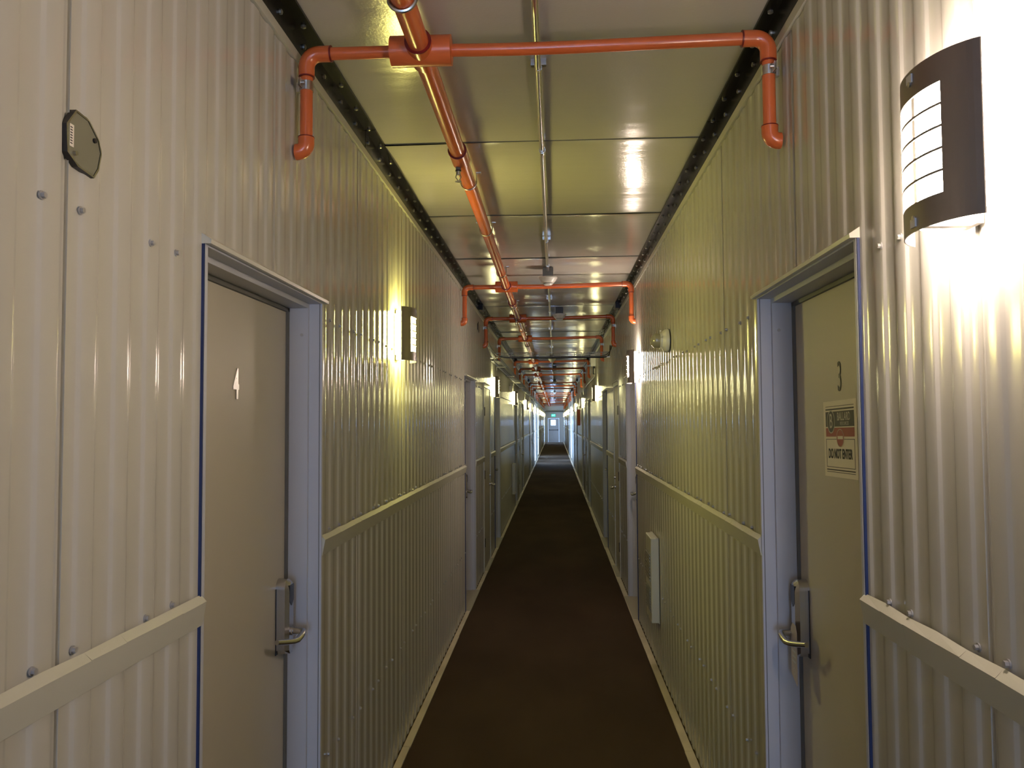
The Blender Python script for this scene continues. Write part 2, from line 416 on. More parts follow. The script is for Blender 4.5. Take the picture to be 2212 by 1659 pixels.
def recessed_door(n, s, a, b):
    near = a < 4 and a > 0
    root = empty('door_%d' % n, (wx(s, 0), (a+b)/2, 0))
    lab = {(-1): 'left', 1: 'right'}[s]
    tag(root, kind='structure')
    X0 = wx(s, 0)
    # frame profile: (depth, inset), swept over jamb - head - jamb
    prof = [(.012, -.016), (.012, .0), (-.038, .0), (-.038, .017), (-.118, .017), (-.118, .030), (-.150, .030)]
    fr = MB(); mi = fr._mi(m_frame); rings = []
    for path in (lambda i: (a+i, 0.0), lambda i: (a+i, HT-i), lambda i: (b-i, HT-i), lambda i: (b-i, 0.0)):
        n0 = len(fr.v)
        for d, i in prof:
            y, z = path(i); fr.v.append((wx(s, d), y, z))
        rings.append(n0)
    for p, q in zip(rings, rings[1:]):
        for i in range(len(prof)-1):
            fr.f.append((p+i, p+i+1, q+i+1, q+i)); fr.m.append(mi)
    # outside edge of flange
    for p, q in zip(rings, rings[1:]):
        v0, v1 = fr.v[p], fr.v[q]
        fr.f.append((len(fr.v), len(fr.v)+1, len(fr.v)+2, len(fr.v)+3)); fr.m.append(mi)
        fr.v += [v0, v1, (wx(s, -.003), v1[1], v1[2]), (wx(s, -.003), v0[1], v0[2])]
    # dark joint line just inside the flange
    for yy, sg in ((a, 1), (b, -1)): fr.box((wx(s, .004), yy+sg*-.0002, 0), (wx(s, .0015), yy+sg*.0012, HT), m_gask)
    fo = fr.build('frame', root, normals=False); fo.matrix_parent_inverse = Matrix.Translation((-X0, -(a+b)/2, 0))
    fix = lambda o: (setattr(o, 'matrix_parent_inverse', Matrix.Translation((-X0, -(a+b)/2, 0))), o)[1]
    hd = MB()    # sloping drip flashing over the head
    hd.quad([(wx(s, .002), a-.022, HT+.034), (wx(s, .002), b+.022, HT+.034), (wx(s, .032), b+.026, HT+.014), (wx(s, .032), a-.026, HT+.014)], m_trim)
    hd.quad([(wx(s, .032), a-.026, HT+.014), (wx(s, .032), b+.026, HT+.014), (wx(s, .030), b+.024, HT+.004), (wx(s, .030), a-.024, HT+.004)], m_trim)
    hd.quad([(wx(s, .030), a-.024, HT+.004), (wx(s, .030), b+.024, HT+.004), (wx(s, .010), b+.022, HT+.006), (wx(s, .010), a-.022, HT+.006)], m_trim)
    for yy in (a-.024, b+.024):
        hd.quad([(wx(s, .002), yy, HT+.034), (wx(s, .032), yy, HT+.014), (wx(s, .030), yy, HT+.004), (wx(s, .002), yy, HT+.004)], m_trim)
    fix(hd.build('head_flashing', root, normals=False))
    if a > 0:
        bl = MB(); bl.box((wx(s, -.002), a-.0175, .0), (wx(s, .0115), a-.0220, HT+.01), m_blue); fix(bl.build('edge_strip', root))['label'] = 'dark blue strip along the frame edge'  # dark blue box along the near edge of the flange
    lf = MB(); XD = wx(s, -.120)
    lf.box((XD, a+.033, .012), (wx(s, -.160), b-.033, HT-.033), m_leaf)
    lo = fix(lf.build('leaf', root))
    g = MB()
    for q in ((a+.018, a+.0325), (b-.0325, b-.018)): g.box((wx(s, -.110), q[0], .012), (wx(s, -.121), q[1], HT-.018), m_gask)
    g.box((wx(s, -.110), a+.018, HT-.0325), (wx(s, -.121), b-.018, HT-.018), m_gask); fix(g.build('gasket', root))
    th = MB(); th.box((wx(s, .055), a+.001, .001), (wx(s, -.15), b-.001, .009), m_thr); fix(th.build('threshold', root))
    if a > -1:
        sc = MB(); sc.tube([(wx(s, -.062), b-.017, 2.215), (wx(s, -.062), b-.021, 2.215)], .006, m_bolt, 10); fix(sc.build('screw', root))
    if 0 < a < 45:
        lk = lock_parts(lo, s, XD, b-.033-.058, 1.035, 1.305, 1.114)
    if near:
        if s < 0: t = text_mesh('number', '4', .135, m_num, lo, wallmat(s, XD+.002, 2.569, 2.0), .70, .002, .003)
        else: t = text_mesh('number', '3', .135, m_ink, lo, wallmat(s, XD-.001, 2.626, 2.01), .62, .0006)
    return root
def flush_door(n, s, a, b):
    root = empty('door_%d' % n, (wx(s, 0), (a+b)/2, 0)); tag(root, kind='structure')
    inv = Matrix.Translation((-wx(s, 0), -(a+b)/2, 0))
    def fix(o): o.matrix_parent_inverse = inv; return o
    f = MB(); H = HT-.02
    for y0, y1 in ((a-.03, a+.022), (b-.022, b+.03)): f.box((wx(s, -.04), y0, 0), (wx(s, .013), y1, H), m_trim)
    f.box((wx(s, -.04), a-.03, H), (wx(s, .013), b+.03, H+.05), m_trim); f.box((wx(s, .0), a-.04, H+.05), (wx(s, .03), b+.04, H+.058), m_trim)
    fix(f.build('frame', root))
    l = MB(); l.box((wx(s, -.04), a+.026, .012), (wx(s, .004), b-.026, H-.005), m_leaf); lo = fix(l.build('leaf', root))
    for z in (.3, 1.15, 1.95):
        h = MB(); h.tube([(wx(s, .012), a+.024, z), (wx(s, .012), a+.024, z+.11)], .008, m_black, 8); h.build('hinge', lo)
    h = MB(); yk = b-.095; xk = wx(s, .004)
    h.tube([(xk, yk, 1.03), (xk-s*.012, yk, 1.03)], .032, m_chrome, 16); lever(h, s, xk, yk, 1.03, .11); h.build('handle', lo, smooth=True)
    d = MB(); d.tube([(xk, yk, 1.15), (xk-s*.02, yk, 1.15)], .024, m_chrome, 14); d.build('deadbolt', lo, smooth=True)
    th = MB(); th.box((wx(s, .055), a, .001), (wx(s, -.04), b, .009), m_thr); fix(th.build('threshold', root))
    return root
for (s, a, b, kd) in doors:
    dn += 1
    (recessed_door if kd == 'r' else flush_door)(dn, s, a, b)

# glazed side exits (daylight; the farthest is added to light the end wall)
wn = 0
for s, a, b in SIDE:
    wn += 1
    root = empty('window_%d' % wn, (wx(s, 0), (a+b)/2, 0)); tag(root, kind='structure')
    f = MB(); xo = wx(s, -.10); xi = wx(s, .008)
    for y0, y1 in ((a, a+.05), (b-.05, b), ((a+b)/2-.03, (a+b)/2+.03)): f.box((xo, y0, 0), (xi if y0 != (a+b)/2-.03 else wx(s, -.04), y1, 2.6), m_white)
    f.box((xo, a, 2.5), (xi, b, 2.6), m_white); f.box((xo, a, 0), (xi, b, .12), m_white)
    f.build('window_frame', root).matrix_parent_inverse = Matrix.Translation((-wx(s, 0), -(a+b)/2, 0))
    g = MB(); g.box((wx(s, -.07), a+.05, .12), (wx(s, -.075), b-.05, 2.5), m_glass)
    g.build('pane', root).matrix_parent_inverse = Matrix.Translation((-wx(s, 0), -(a+b)/2, 0))

# ------------------------------------------------------------------ far end wall and door
e = MB(); dx0, dx1, dh = -.60, .36, 2.10
e.box((XL-.1, Y1, 0), (dx0-.05, Y1+.1, ZC), m_endwall); e.box((dx1+.05, Y1, 0), (XR+.1, Y1+.1, ZC), m_endwall)
e.box((dx0-.05, Y1, dh+.05), (dx1+.05, Y1+.1, ZC), m_endwall)
eo = tag(e.build('wall_end'), kind='structure')
t = MB(); t.box((XL-.02, Y1-.25, 2.84), (XR+.02, Y1, ZC), m_endwall); t.box((XL-.02, Y1-.29, 2.66), (XR+.02, Y1, 2.70), m_gask); tag(t.build('trim_3'), kind='structure')
dn += 1
dr = empty('door_%d' % dn, ((dx0+dx1)/2, Y1, 0)); tag(dr, kind='structure')
inv = Matrix.Translation((-(dx0+dx1)/2, -Y1, 0))
f = MB(); f.box((dx0-.05, Y1-.02, 0), (dx0, Y1+.1, dh+.05), m_enddoor); f.box((dx1, Y1-.02, 0), (dx1+.05, Y1+.1, dh+.05), m_enddoor); f.box((dx0, Y1-.02, dh), (dx1, Y1+.1, dh+.05), m_enddoor)
f.build('frame', dr).matrix_parent_inverse = inv
wc, wz, wwx, wwz = (dx0+dx1)/2-.03, 1.73, .205, .235
l = MB(); ya, yb = Y1+.02, Y1+.065
l.box((dx0+.004, ya, .01), (wc-wwx, yb, dh-.004), m_enddoor); l.box((wc+wwx, ya, .01), (dx1-.004, yb, dh-.004), m_enddoor)
l.box((wc-wwx, ya, .01), (wc+wwx, yb, wz-wwz), m_enddoor); l.box((wc-wwx, ya, wz+wwz), (wc+wwx, yb, dh-.004), m_enddoor)
lo = l.build('leaf', dr); lo.matrix_parent_inverse = inv
g = MB(); g.box((wc-wwx, ya+.02, wz-wwz), (wc+wwx, ya+.026, wz+wwz), m_glass); g.build('glass', lo)
g = MB(); g.box((dx0+.08, ya-.07, 1.06), (dx1-.08, ya-.03, 1.12), m_grey)
for x in (dx0+.08, dx1-.14): g.box((x, ya-.07, 1.04), (x+.06, ya, 1.14), m_grey)
g.build('push_bar', lo)
sg = empty('exit_sign', (wc+.02, Y1-.06, 2.37)); tag(sg, 'lit green EXIT sign above the door at the far end', 'sign')
b = MB(); b.box((-.19, 0, -.12), (.19, .06, .12), m_grey); b.box((-.18, -.003, -.11), (.18, 0, .11), m_green); b.build('panel', sg)
mm = Matrix.Rotation(PI/2, 4, 'X'); mm.translation = (0, -.006, 0)
text_mesh('lettering', 'EXIT', .17, m_exitw, sg, mm, .8, .001)

# rear end of the corridor (behind the camera): glazed exit letting daylight in
r = MB(); r.box((XL-.1, Y0-.1, 0), (-.62, Y0, ZC), m_endwall); r.box((.62, Y0-.1, 0), (XR+.1, Y0, ZC), m_endwall); r.box((-.62, Y0-.1, 2.4), (.62, Y0, ZC), m_endwall)
tag(r.build('wall_rear'), kind='structure')
dn += 1
rd = empty('door_%d' % dn, (0, Y0, 0)); tag(rd, kind='structure')
f = MB()
for x0, x1 in ((-.62, -.54), (-.03, .03), (.54, .62)): f.box((x0, Y0-.09, 0), (x1, Y0-.03, 2.4), m_white)
f.box((-.62, Y0-.09, 2.32), (.62, Y0-.03, 2.4), m_white); f.box((-.62, Y0-.09, 0), (.62, Y0-.03, .1), m_white)
f.build('frame', rd).matrix_parent_inverse = Matrix.Translation((0, -Y0, 0))
g = MB(); g.box((-.54, Y0-.065, .1), (.54, Y0-.06, 2.32), m_glass); g.build('glass', rd).matrix_parent_inverse = Matrix.Translation((0, -Y0, 0))

# ------------------------------------------------------------------ wall lamps
def lamp_proto(m_l):
    "lamp on a wall at x=0 facing +X, centred on y=0, z=0"
    root = empty('wall_lamp'); H = .30; CW = .135
    b = MB(); b.box((0, -.075, -.115), (.018, .075, .115), m_white)
    for z in (.134, -.134): b.box((.010, -.010, z-.008), (.112, .010, z+.008), m_white)
    b.box((.0, -.03, -.142), (.012, .03, .142), m_white)
    b.build('back_plate', root)
    d = MB(); n = 12; mi = d._mi(m_l); base = len(d.v)
    for z in (-.125, .125):
        for i in range(n+1):
            t = PI*i/n; d.v.append((.020+.066*math.sin(t), -.116*math.cos(t), z))
    for i in range(n): d.f.append((i, i+1, n+1+i+1, n+1+i)); d.m.append(mi)
    d.f.append(tuple(range(n+1))); d.m.append(mi); d.f.append(tuple(range(n+1, 2*n+2))); d.m.append(mi)
    d.build('diffuser', root, smooth=True)
    s = MB(); N = 40; th = .0022
    def dep(t, o=0): return .036+(.092)*math.sqrt(max(0, 1-(t*.93)**2))-.092*math.sqrt(1-.93**2)*.55+o
    def P_(t, z, o): return (dep(t, o), CW*t*(1+o*.6), z)
    ts = [-1+2*i/N for i in range(N+1)]; WT, WZ = .60, .098
    zb = [-H/2, -WZ]; k = 5
    bars = [(-WZ+2*WZ*i/k) for i in range(1, k)]
    def patch(t0, t1, z0, z1):
        a0, a1, c0, c1 = P_(t0, z0, 0), P_(t1, z0, 0), P_(t1, z1, 0), P_(t0, z1, 0)
        b0, b1, e0, e1 = P_(t0, z0, -th), P_(t1, z0, -th), P_(t1, z1, -th), P_(t0, z1, -th)
        s.quad([a0, a1, c0, c1], m_shield); s.quad([e1, e0, b1, b0], m_shield)
        s.quad([a1, a0, b0, b1], m_shield); s.quad([c1, c0, e0, e1], m_shield)
    for t0, t1 in zip(ts, ts[1:]):
        mid = (t0+t1)/2
        if abs(mid) < WT:
            patch(t0, t1, -H/2, -WZ); patch(t0, t1, WZ, H/2)
            for z in bars: patch(t0, t1, z-.0023, z+.0023)
        else: patch(t0, t1, -H/2, H/2)
    for t in (-1, 1):
        s.quad([P_(t, -H/2, 0), P_(t, -H/2, -th), P_(t, H/2, -th), P_(t, H/2, 0)], m_shield)
    for t in (-WT, WT):
        tt = min(ts, key=lambda q: abs(q-t)); s.quad([P_(tt, -WZ, 0), P_(tt, -WZ, -th), P_(tt, WZ, -th), P_(tt, WZ, 0)], m_shield)
    for z in (.125, -.125):
        s.tube([(dep(0), 0, z), (dep(0)+.003, 0, z)], .005, m_steel, 10)
    so = s.build('shield', root, normals=False)
    return root
LZ = 2.372
lampsL = [(4.60, 'L'), (11.70, 'F'), (17.45, 'F'), (24.55, 'F'), (29.3, 'F'), (37.3-.9, 'F'), (42.0, 'F'), (47.9, 'F'), (52.9, 'F'), (57.5, 'F'), (61.6, 'F'), (66.0, 'F'), (70.0, 'F')]
lampsR = [(-4.2, 'R'), (1.52, 'R'), (7.55, 'R'), (14.75, 'F'), (22.2, 'F'), (29.8, 'F'), (37.5, 'F'), (45.3, 'F'), (50.0, 'F'), (54.9, 'F'), (60.0, 'F'), (65.0, 'F'), (69.5, 'F')]  # first entry is an unseen lamp behind the camera, added for its light
lampsL.insert(0, (-3.4, 'R'))  # unseen lamp added behind the camera as fill
mt = {'L': m_lampL, 'R': m_lampR, 'F': m_lampF}
protos = {}
labL = {4.60: 'curved wall lamp glowing yellow on the left wall past door 4'}
labR = {1.52: 'large bronze-shielded wall lamp beside door 3, glowing white, nearest the camera', 7.55: 'wall lamp just beyond the round alarm sounder on the right wall'}
labL[11.70] = 'second lamp along the left wall, over a recessed door under the cable tray'
labR[14.75] = 'third lamp along the right wall, before the bent conduit'
labL[17.45] = 'third lamp along the left wall, just under the cable tray'
for side, arr, labs in ((-1, lampsL, labL), (1, lampsR, labR)):
    for y, kd in arr:
        if kd not in protos: o = protos[kd] = lamp_proto(mt[kd])
        else: o = copy_tree(protos[kd])
        o.location = (wx(side, .009), y, LZ); o.rotation_euler = (0, 0, 0 if side < 0 else PI)
        lb = labs.get(y)
        if lb: tag(o, lb, 'lamp', 'curved-shield wall lamps')
        elif y < 0: tag(o, 'unseen curved wall lamp added behind the camera for fill light', 'lamp', 'curved-shield wall lamps')
        else: tag(o, 'small distant lit lamp far down the %s corridor wall' % ('left' if side < 0 else 'right'), 'lamp', 'distant lamps on the %s wall' % ('left' if side < 0 else 'right'))

# ------------------------------------------------------------------ sprinkler pipework
ZP = 3.165; XM = -.452
mp_ = empty('sprinkler_main_pipe', (XM, 0, ZP)); tag(mp_, 'thick orange sprinkler main pipe running lengthwise under the ceiling', 'pipe')
b = MB(); b.tube([(0, Y0+.1, 0), (0, Y1-.3, 0)], .0365, m_orange, 28); b.build('run', mp_, smooth=True)
for y in [3.80+4.95*i for i in range(13)]:
    c = MB(); c.tube([(0, y, 0), (0, y+.16, 0)], .0445, m_orange, 28); c.tube([(0, y-.003, 0), (0, y+.001, 0)], .0452, m_glue, 28); c.build('coupling', mp_, smooth=True)
for y in [2.40, 4.32, 5.42, 7.0, 9.0, 11.4, 13.6, 16.0, 18.5, 21.0]:
    c = MB(); pts = []
    for i in range(15):
        t = PI+PI*i/14; pts.append((.042*math.cos(t), y, .042*math.sin(t)))
    pts = [(-.042, y, .05)]+pts+[(.042, y, .05)]
    c.tube(pts, .0035 if y > 3 else .007, m_steel, 8)
    for sg_ in (-1, 1): c.box((sg_*.040, y-.012, .045), (sg_*.066, y+.012, .051), m_steel)
    c.tube([(-.0, y, .06), (0, y, ZC-ZP-.002)], .005, m_steel, 8)
    c.build('hanger_clamp', mp_, smooth=True)

def sprinkler_head(x, y, z):
    r0 = MB().build('sprinkler_head', mp_); r0.location = (x-XM, y, z-ZP)
    b = MB(); b.tube([(0, 0, 0), (0, 0, -.020)], .013, m_grey, 12); b.tube([(0, 0, -.020), (0, 0, -.026)], .015, m_dark, 12)
    b.tube([(0, 0, -.026), (0, 0, -.042)], .011, m_steel, 12); b.build('body', r0, smooth=True)
    a = MB()
    for sg_ in (-1, 1): a.tube([(sg_*.009, 0, -.040), (sg_*.013, 0, -.055), (0, 0, -.075)], .0025, m_steel, 8)
    a.build('arms', r0, smooth=True)
    d = MB(); d.tube([(0, 0, -.075), (0, 0, -.077)], .016, m_steel, 14); d.build('deflector', r0, smooth=True)
sprinkler_head(XM-.010, 3.93, ZP-.036)

def elbow_pts(c, a, b, r, n=8):
    "quarter bend at corner c between directions a (incoming from) and b (outgoing to)"
    c, a, b = Vector(c), Vector(a).normalized(), Vector(b).normalized(); p = []
    for i in range(n+1):
        t = PI/2*i/n; p.append(c+a*r*(1-math.sin(t))+b*r*(1-math.cos(t)))
    return p
def branch(y, ll, lr, ell, elr, zl, zr, lab, strapL=True, strapR=True, wave=.0):
    root = empty('sprinkler_branch_pipe', (0, y, ZP)); tag(root, lab, 'pipe', 'orange sprinkler branches crossing under the ceiling')
    R = .0215; xl, xr = wx(-1, .048), wx(1, .046); zA, zB = .0+ell, .0+elr
    t = MB(); t.tube([(XM-.105, 0, 0), (XM+.105, 0, 0)], .052, m_orange, 28)
    t.tube([(XM-.1055, 0, 0), (XM-.108, 0, 0)], [.048, .03], m_orange, 28); t.tube([(XM+.1055, 0, 0), (XM+.108, 0, 0)], [.048, .03], m_orange, 28)
    t.tube([(XM, -.075, 0), (XM, .075, 0)], .0455, m_orange, 28); t.tube([(XM, -.078, 0), (XM, -.074, 0)], .0462, m_glue, 28)
    t.build('tee', root, smooth=True)
    p = MB(); p.tube([(xl+.05, 0, zA), (XM-.10, 0, 0)], R, m_orange, 20); p.build('left_run', root, smooth=True)
    q = MB(); pts = []
    for i in range(13):
        u = i/12; x = XM+.10+(xr-.05-XM-.10)*u; pts.append((x, 0, zB*u-.010*math.sin(PI*u)*(1-u)+wave*math.sin(PI*u)))
    q.tube(pts, R, m_orange, 20); q.build('right_run', root, smooth=True)
    for sgn, xx, zz, zb, st in ((-1, xl, zA, zl, strapL), (1, xr, zB, zr, strapR)):
        e = MB(); e.tube([(xx-sgn*.085, 0, zz)]+elbow_pts((xx, 0, zz), (-sgn, 0, 0), (0, 0, -1), .045)+[(xx, 0, zz-.08)], .0275, m_orange, 20)
        e.tube([(xx-sgn*.084, 0, zz), (xx-sgn*.0885, 0, zz)], .0285, m_glue, 20); e.tube([(xx, 0, zz-.079), (xx, 0, zz-.083)], .0282, m_glue, 20)
        e.build('elbow', root, smooth=True)
        d = MB(); d.tube([(xx, 0, zz-.07), (xx, 0, zb+.05)], R, m_orange, 20)
        d.tube([(xx, 0, zb+.052), (xx, 0, zb+.049)], .0285, m_glue, 20); d.build('drop', root, smooth=True)
        e = MB(); pp = [(xx, 0, zb+.05)]+elbow_pts((xx, 0, zb), (0, 0, 1), (sgn, 0, 0), .03)+[(xx+sgn*.036, 0, zb)]
        e.tube(pp, .0275, m_orange, 20); e.build('end_elbow', root, smooth=True)
        if st:
            k = MB(); zs = zz-.115
            pts = []
            k.tube([(xx, 0, zs-.016), (xx, 0, zs+.016)], .0245, m_steel, 20)
            k.box((xx+sgn*.006, -.052, zs-.014), (xx+sgn*.009, -.018, zs+.014), m_steel); k.box((xx+sgn*.012, -.052, zs-.014), (xx+sgn*.015, -.018, zs+.014), m_steel); k.box((xx, .0, zs-.016), (xx+sgn*.036, .020, zs+.016), m_steel)
            k.tube([(xx+sgn*.008, -.040, zs), (xx-sgn*.006, -.040, zs)], .006, m_steel, 8)
            k.build('strap', root, smooth=True)
rel = ['orange branch pipe crossing nearest the camera, with steel straps at both drops', 'second orange cross pipe, the one with the white smoke detector on it',
       'third orange cross pipe, in front of the cable tray', 'fourth orange cross pipe, just behind the wire cable tray crossing']
bys = [2.76, 7.76, 10.18, 12.68, 17.65, 20.2, 22.7, 27.7, 30.1, 32.8, 37.8, 40.2, 43.0, 48.0, 50.4, 53.2, 58.2, 60.6, 63.4, 68.4]
for i, y in enumerate(bys):
    lab = rel[i] if i < len(rel) else 'distant orange cross pipe under the far corridor ceiling'
    branch(y, 0, 0, 0, .012 if i else .010, -.345, -.345, lab, strapL=(i != 1), strapR=(i != 1))
sprinkler_head(XM-.01, 9.95, ZP-.036)

# ------------------------------------------------------------------ ceiling conduit, detectors
XC = -.052; ZK = 3.245
c = empty('steel_conduit', (XC, 0, ZK)); tag(c, 'thin steel conduit running lengthwise under the ceiling centre', 'conduit')
b = MB(); pts = [(random.uniform(-.004, .004), Y0+.2+i*1.9, 0) for i in range(40) if Y0+.2+i*1.9 < Y1-.3]; b.tube(pts, .0118, m_steel, 14); b.build('run', c, smooth=True)
for y in [4.05+3.05*i for i in range(20)]:
    k = MB(); k.tube([(0, y, 0), (0, y+.055, 0)], .0155, m_steel, 14); k.tube([(0, y+.018, 0), (0, y+.022, 0)], .0175, m_steel, 14); k.build('coupling', c, smooth=True)
    if y < 30:
        k = MB(); k.tube([(0, y-.95, 0), (0, y-.93, 0)], .0138, m_steel, 14); k.box((-.03, y-.95, .010), (.03, y-.93, ZC-ZK), m_steel); k.build('strap', c)
def detector(x, y, lab, grp='smoke detectors under the ceiling', dark=False, drop=0):
    r0 = empty('smoke_detector', (x, y, ZC-.01)); tag(r0, lab, 'detector', grp)
    b = MB(); b.box((-.048, -.048, -.078), (.048, .048, .004), m_grey if not dark else m_dark); b.build('junction_box', r0)
    d = MB(); z = -.078
    prof = [(.082, 0), (.084, -.010), (.070, -.034), (.052, -.052), (.046, -.056)]
    pts = [(0, 0, z+q[1]) for q in prof]; d.tube(pts, [q[0] for q in prof], m_white, 32); d.build('cover', r0, smooth=True)
    g = MB(); g.tube([(0, 0, z-.056), (0, 0, z-.061)], .043, m_dark, 24); g.tube([(0, 0, z-.061), (0, 0, z-.072)], [.046, .036], m_white, 28); g.build('sensing_head', r0, smooth=True)
detector(XC+.0, 7.42, 'white cone-shaped smoke detector on the conduit over the second cross pipe')
detector(.065, 10.02, 'grey smoke detector hanging beside the conduit at the third cross pipe', dark=True)
detector(XC, 17.2, 'small white smoke detector beyond the cable tray')
for y in (20.6, 27.3, 37.2, 47.3): detector(XC+.05, y, 'tiny distant smoke detector under the far ceiling', 'distant smoke detectors')

# ------------------------------------------------------------------ round alarm sounder on the right wall
a = empty('alarm_sounder', (wx(1, .010), 5.52, 2.415)); tag(a, 'round white alarm beacon with clear lens on the right wall', 'alarm')
b = MB(); b.tube([(0, 0, 0), (-.004, 0, 0)], .079, m_dark, 36); prof = [(.004, .077), (.018, .078), (.030, .074), (.042, .064), (.046, .060)]
b.tube([(-d_, 0, 0) for d_, r_ in prof], [r_ for d_, r_ in prof], m_white, 36); b.build('housing', a, smooth=True)
b = MB(); b.tube([(-.045, 0, 0), (-.058, 0, 0)], [.057, .055], m_white, 32); b.tube([(-.056, 0, 0), (-.061, 0, 0)], .0565, m_white, 32); b.build('lens_ring', a, smooth=True)
b = MB(); b.tube([(-.060-.022*i/3, 0, 0) for i in range(4)]+[(-.082-.044*math.sin(PI/2*i/8), 0, 0) for i in range(1, 9)], [.049]*4+[.049*math.cos(PI/2*i/8)+.0008 for i in range(1, 9)], m_lens, 28); b.build('lens', a, smooth=True)
for i in range(5):
    t = 2*PI*i/5+.3
    b = MB(); b.tube([(-.050, .066*math.cos(t), .066*math.sin(t)), (-.060, .062*math.cos(t), .062*math.sin(t))], .006, m_white, 8); b.build('lug', a)

# ------------------------------------------------------------------ wall heaters (vent boxes) low on the wall
def heater(s, y, lab, z0=.36, w=.36, H=.63):
    r0 = empty('wall_heater', (wx(s, .009), y, z0)); tag(r0, lab, 'heater', 'slim wall heaters')
    b = MB(); D = .058; b.box((0, -w/2, 0), (-s*D, w/2, H), m_trim); o = b.build('casing', r0)
    bv = o.modifiers.new('bevel', 'BEVEL'); bv.width = .006; bv.segments = 2
    b = MB(); b.box((-s*.004, -w/2-.012, H-.004), (-s*.020, w/2+.012, H+.004), m_trim); b.box((-s*.0, -w/2-.012, 0), (-s*.006, w/2+.012, H), m_trim); b.build('back_flange', r0)
    for z, h, nm in ((.30, .21, 'grille'), (.07, .18, 'grille')):
        g = MB(); g.box((-s*D, -w/2+.035, z), (-s*(D+.003), w/2-.035, z+h), m_plate)
        n = 9
        for i in range(n): zz = z+h*(i+.5)/n; g.box((-s*D, -w/2+.045, zz-.003), (-s*(D+.007), w/2-.045, zz+.003), m_steel)
        g.build(nm, o)
heater(1, 6.42, 'slim beige wall heater low on the right wall before the second door')
heater(-1, 17.2, 'slim wall heater low on the left wall, farther down the corridor')

# ------------------------------------------------------------------ access hole with grey plate, near left wall
def access(s, y, z, w, h, lab, lbl=True):
    r0 = empty('access_plate', (wx(s, .0), y, z)); tag(r0, lab, 'plate')
    def octo(k, ww, hh, c=.36):
        return [(k*a_, k*b_) for a_, b_ in ((-ww*.5, hh*.5-c*hh*.9), (-ww*.5+c*ww*.7, hh*.5), (ww*.5-c*ww*1.1, hh*.5-.004), (ww*.5-.01, hh*.5-c*hh*.8), (ww*.5, 0), (ww*.5-.01, -hh*.5+c*hh*.5), (ww*.5-c*ww*.6, -hh*.5), (-ww*.5+c*ww*.9, -hh*.5+.006), (-ww*.5+.004, -hh*.5+c*hh*.6))]
    o1, o2 = octo(1, w, h), octo(.93, w, h)
    b = MB(); n = len(o1)
    for i in range(n):
        j = (i+1) % n
        b.quad([(-s*.0125, *o1[i]), (-s*.0125, *o1[j]), (-s*.0125, *o2[j]), (-s*.0125, *o2[i])], m_steel)
        b.quad([(-s*.0125, *o1[i]), (-s*.0125, *o1[j]), (0, *o1[j]), (0, *o1[i])], m_dark)
        b.quad([(-s*.0125, *o2[i]), (-s*.0125, *o2[j]), (-s*.010, *o2[j]), (-s*.010, *o2[i])], m_dark)
    b.build('rim', r0)
    b = MB(); b.prism(o2, 0, 0, -s*.0108, m_plate); b.build('plate', r0)
    if lbl:
        b = MB(); b.box((-s*.0108, -w*.40, -.018), (-s*.0116, -w*.29, .024), m_paper)
        for i in range(7): b.box((-s*.0116, -w*.385, -.013+i*.005), (-s*.0119, -w*.33, -.011+i*.005), m_ink)
        b.build('sticker', r0)
        b = MB(); b.tube([(-s*.0108, -w*.27, -.028), (-s*.0165, -w*.27, -.028)], .0045, m_steel, 10); b.build('screw', r0, smooth=True)
        b = MB(); b.tube([(-s*.0108, w*.28, .018), (-s*.0145, w*.28, .018)], .005, m_dark, 10); b.build('plug', r0)
access(-1, 1.492, 2.413, .118, .112, 'grey-green access plate in a cut-out of the near left wall')
access(-1, 9.65, 3.0, .20, .12, 'small oval access cover high on the left wall past the second cross pipe', False)

# ------------------------------------------------------------------ notice on door 3 and hanger card on its handle
XD = wx(1, -.120)
nt_ = empty('paper_notice', (XD, 2.634, 1.818)); tag(nt_, 'taped paper notice reading DO NOT ENTER below the 3 on the right door', 'notice')
rl = .02
def rect(mb, u0, v0, u1, v1, d, m):   # u reading direction (towards -Y), v up; metres from centre
    c_, s_ = math.cos(rl), math.sin(rl)
    q = []
    for u, v in ((u0, v0), (u1, v0), (u1, v1), (u0, v1)):
        uu, vv = u*c_-v*s_, u*s_+v*c_; q.append((-d, -uu, vv))
    mb.quad(q, m)
b = MB(); w2, h2 = .150, .122
rect(b, -w2, -h2, w2, h2, .0012, m_paper); rect(b, -w2, -h2, w2, h2, .0004, m_paper); sh_ = b.build('sheet', nt_, normals=False)
b = MB(); iw = w2*.86
rect(b, -iw, h2*.85, iw, h2*.865, .0016, m_ink); rect(b, -iw, h2*.76, iw, h2*.80, .0016, m_ink)
rect(b, -iw, h2*.32, iw, h2*.72, .0016, m_ink); rect(b, -iw, h2*.06, iw, h2*.29, .0016, m_red)
rect(b, -iw, -h2*.015, iw, h2*.0, .0016, m_ink); rect(b, -iw, -h2*.75, iw, -h2*.735, .0016, m_ink)
rect(b, -iw, -h2*.75, -iw+.004, h2*.0, .0016, m_ink); rect(b, iw-.004, -h2*.75, iw, h2*.0, .0016, m_ink)
rect(b, -iw, -h2*.83, iw, -h2*.80, .0016, m_ink); rect(b, -iw, -h2*.88, iw, -h2*.865, .0016, m_ink)
b.build('printed_bands', sh_, normals=False)
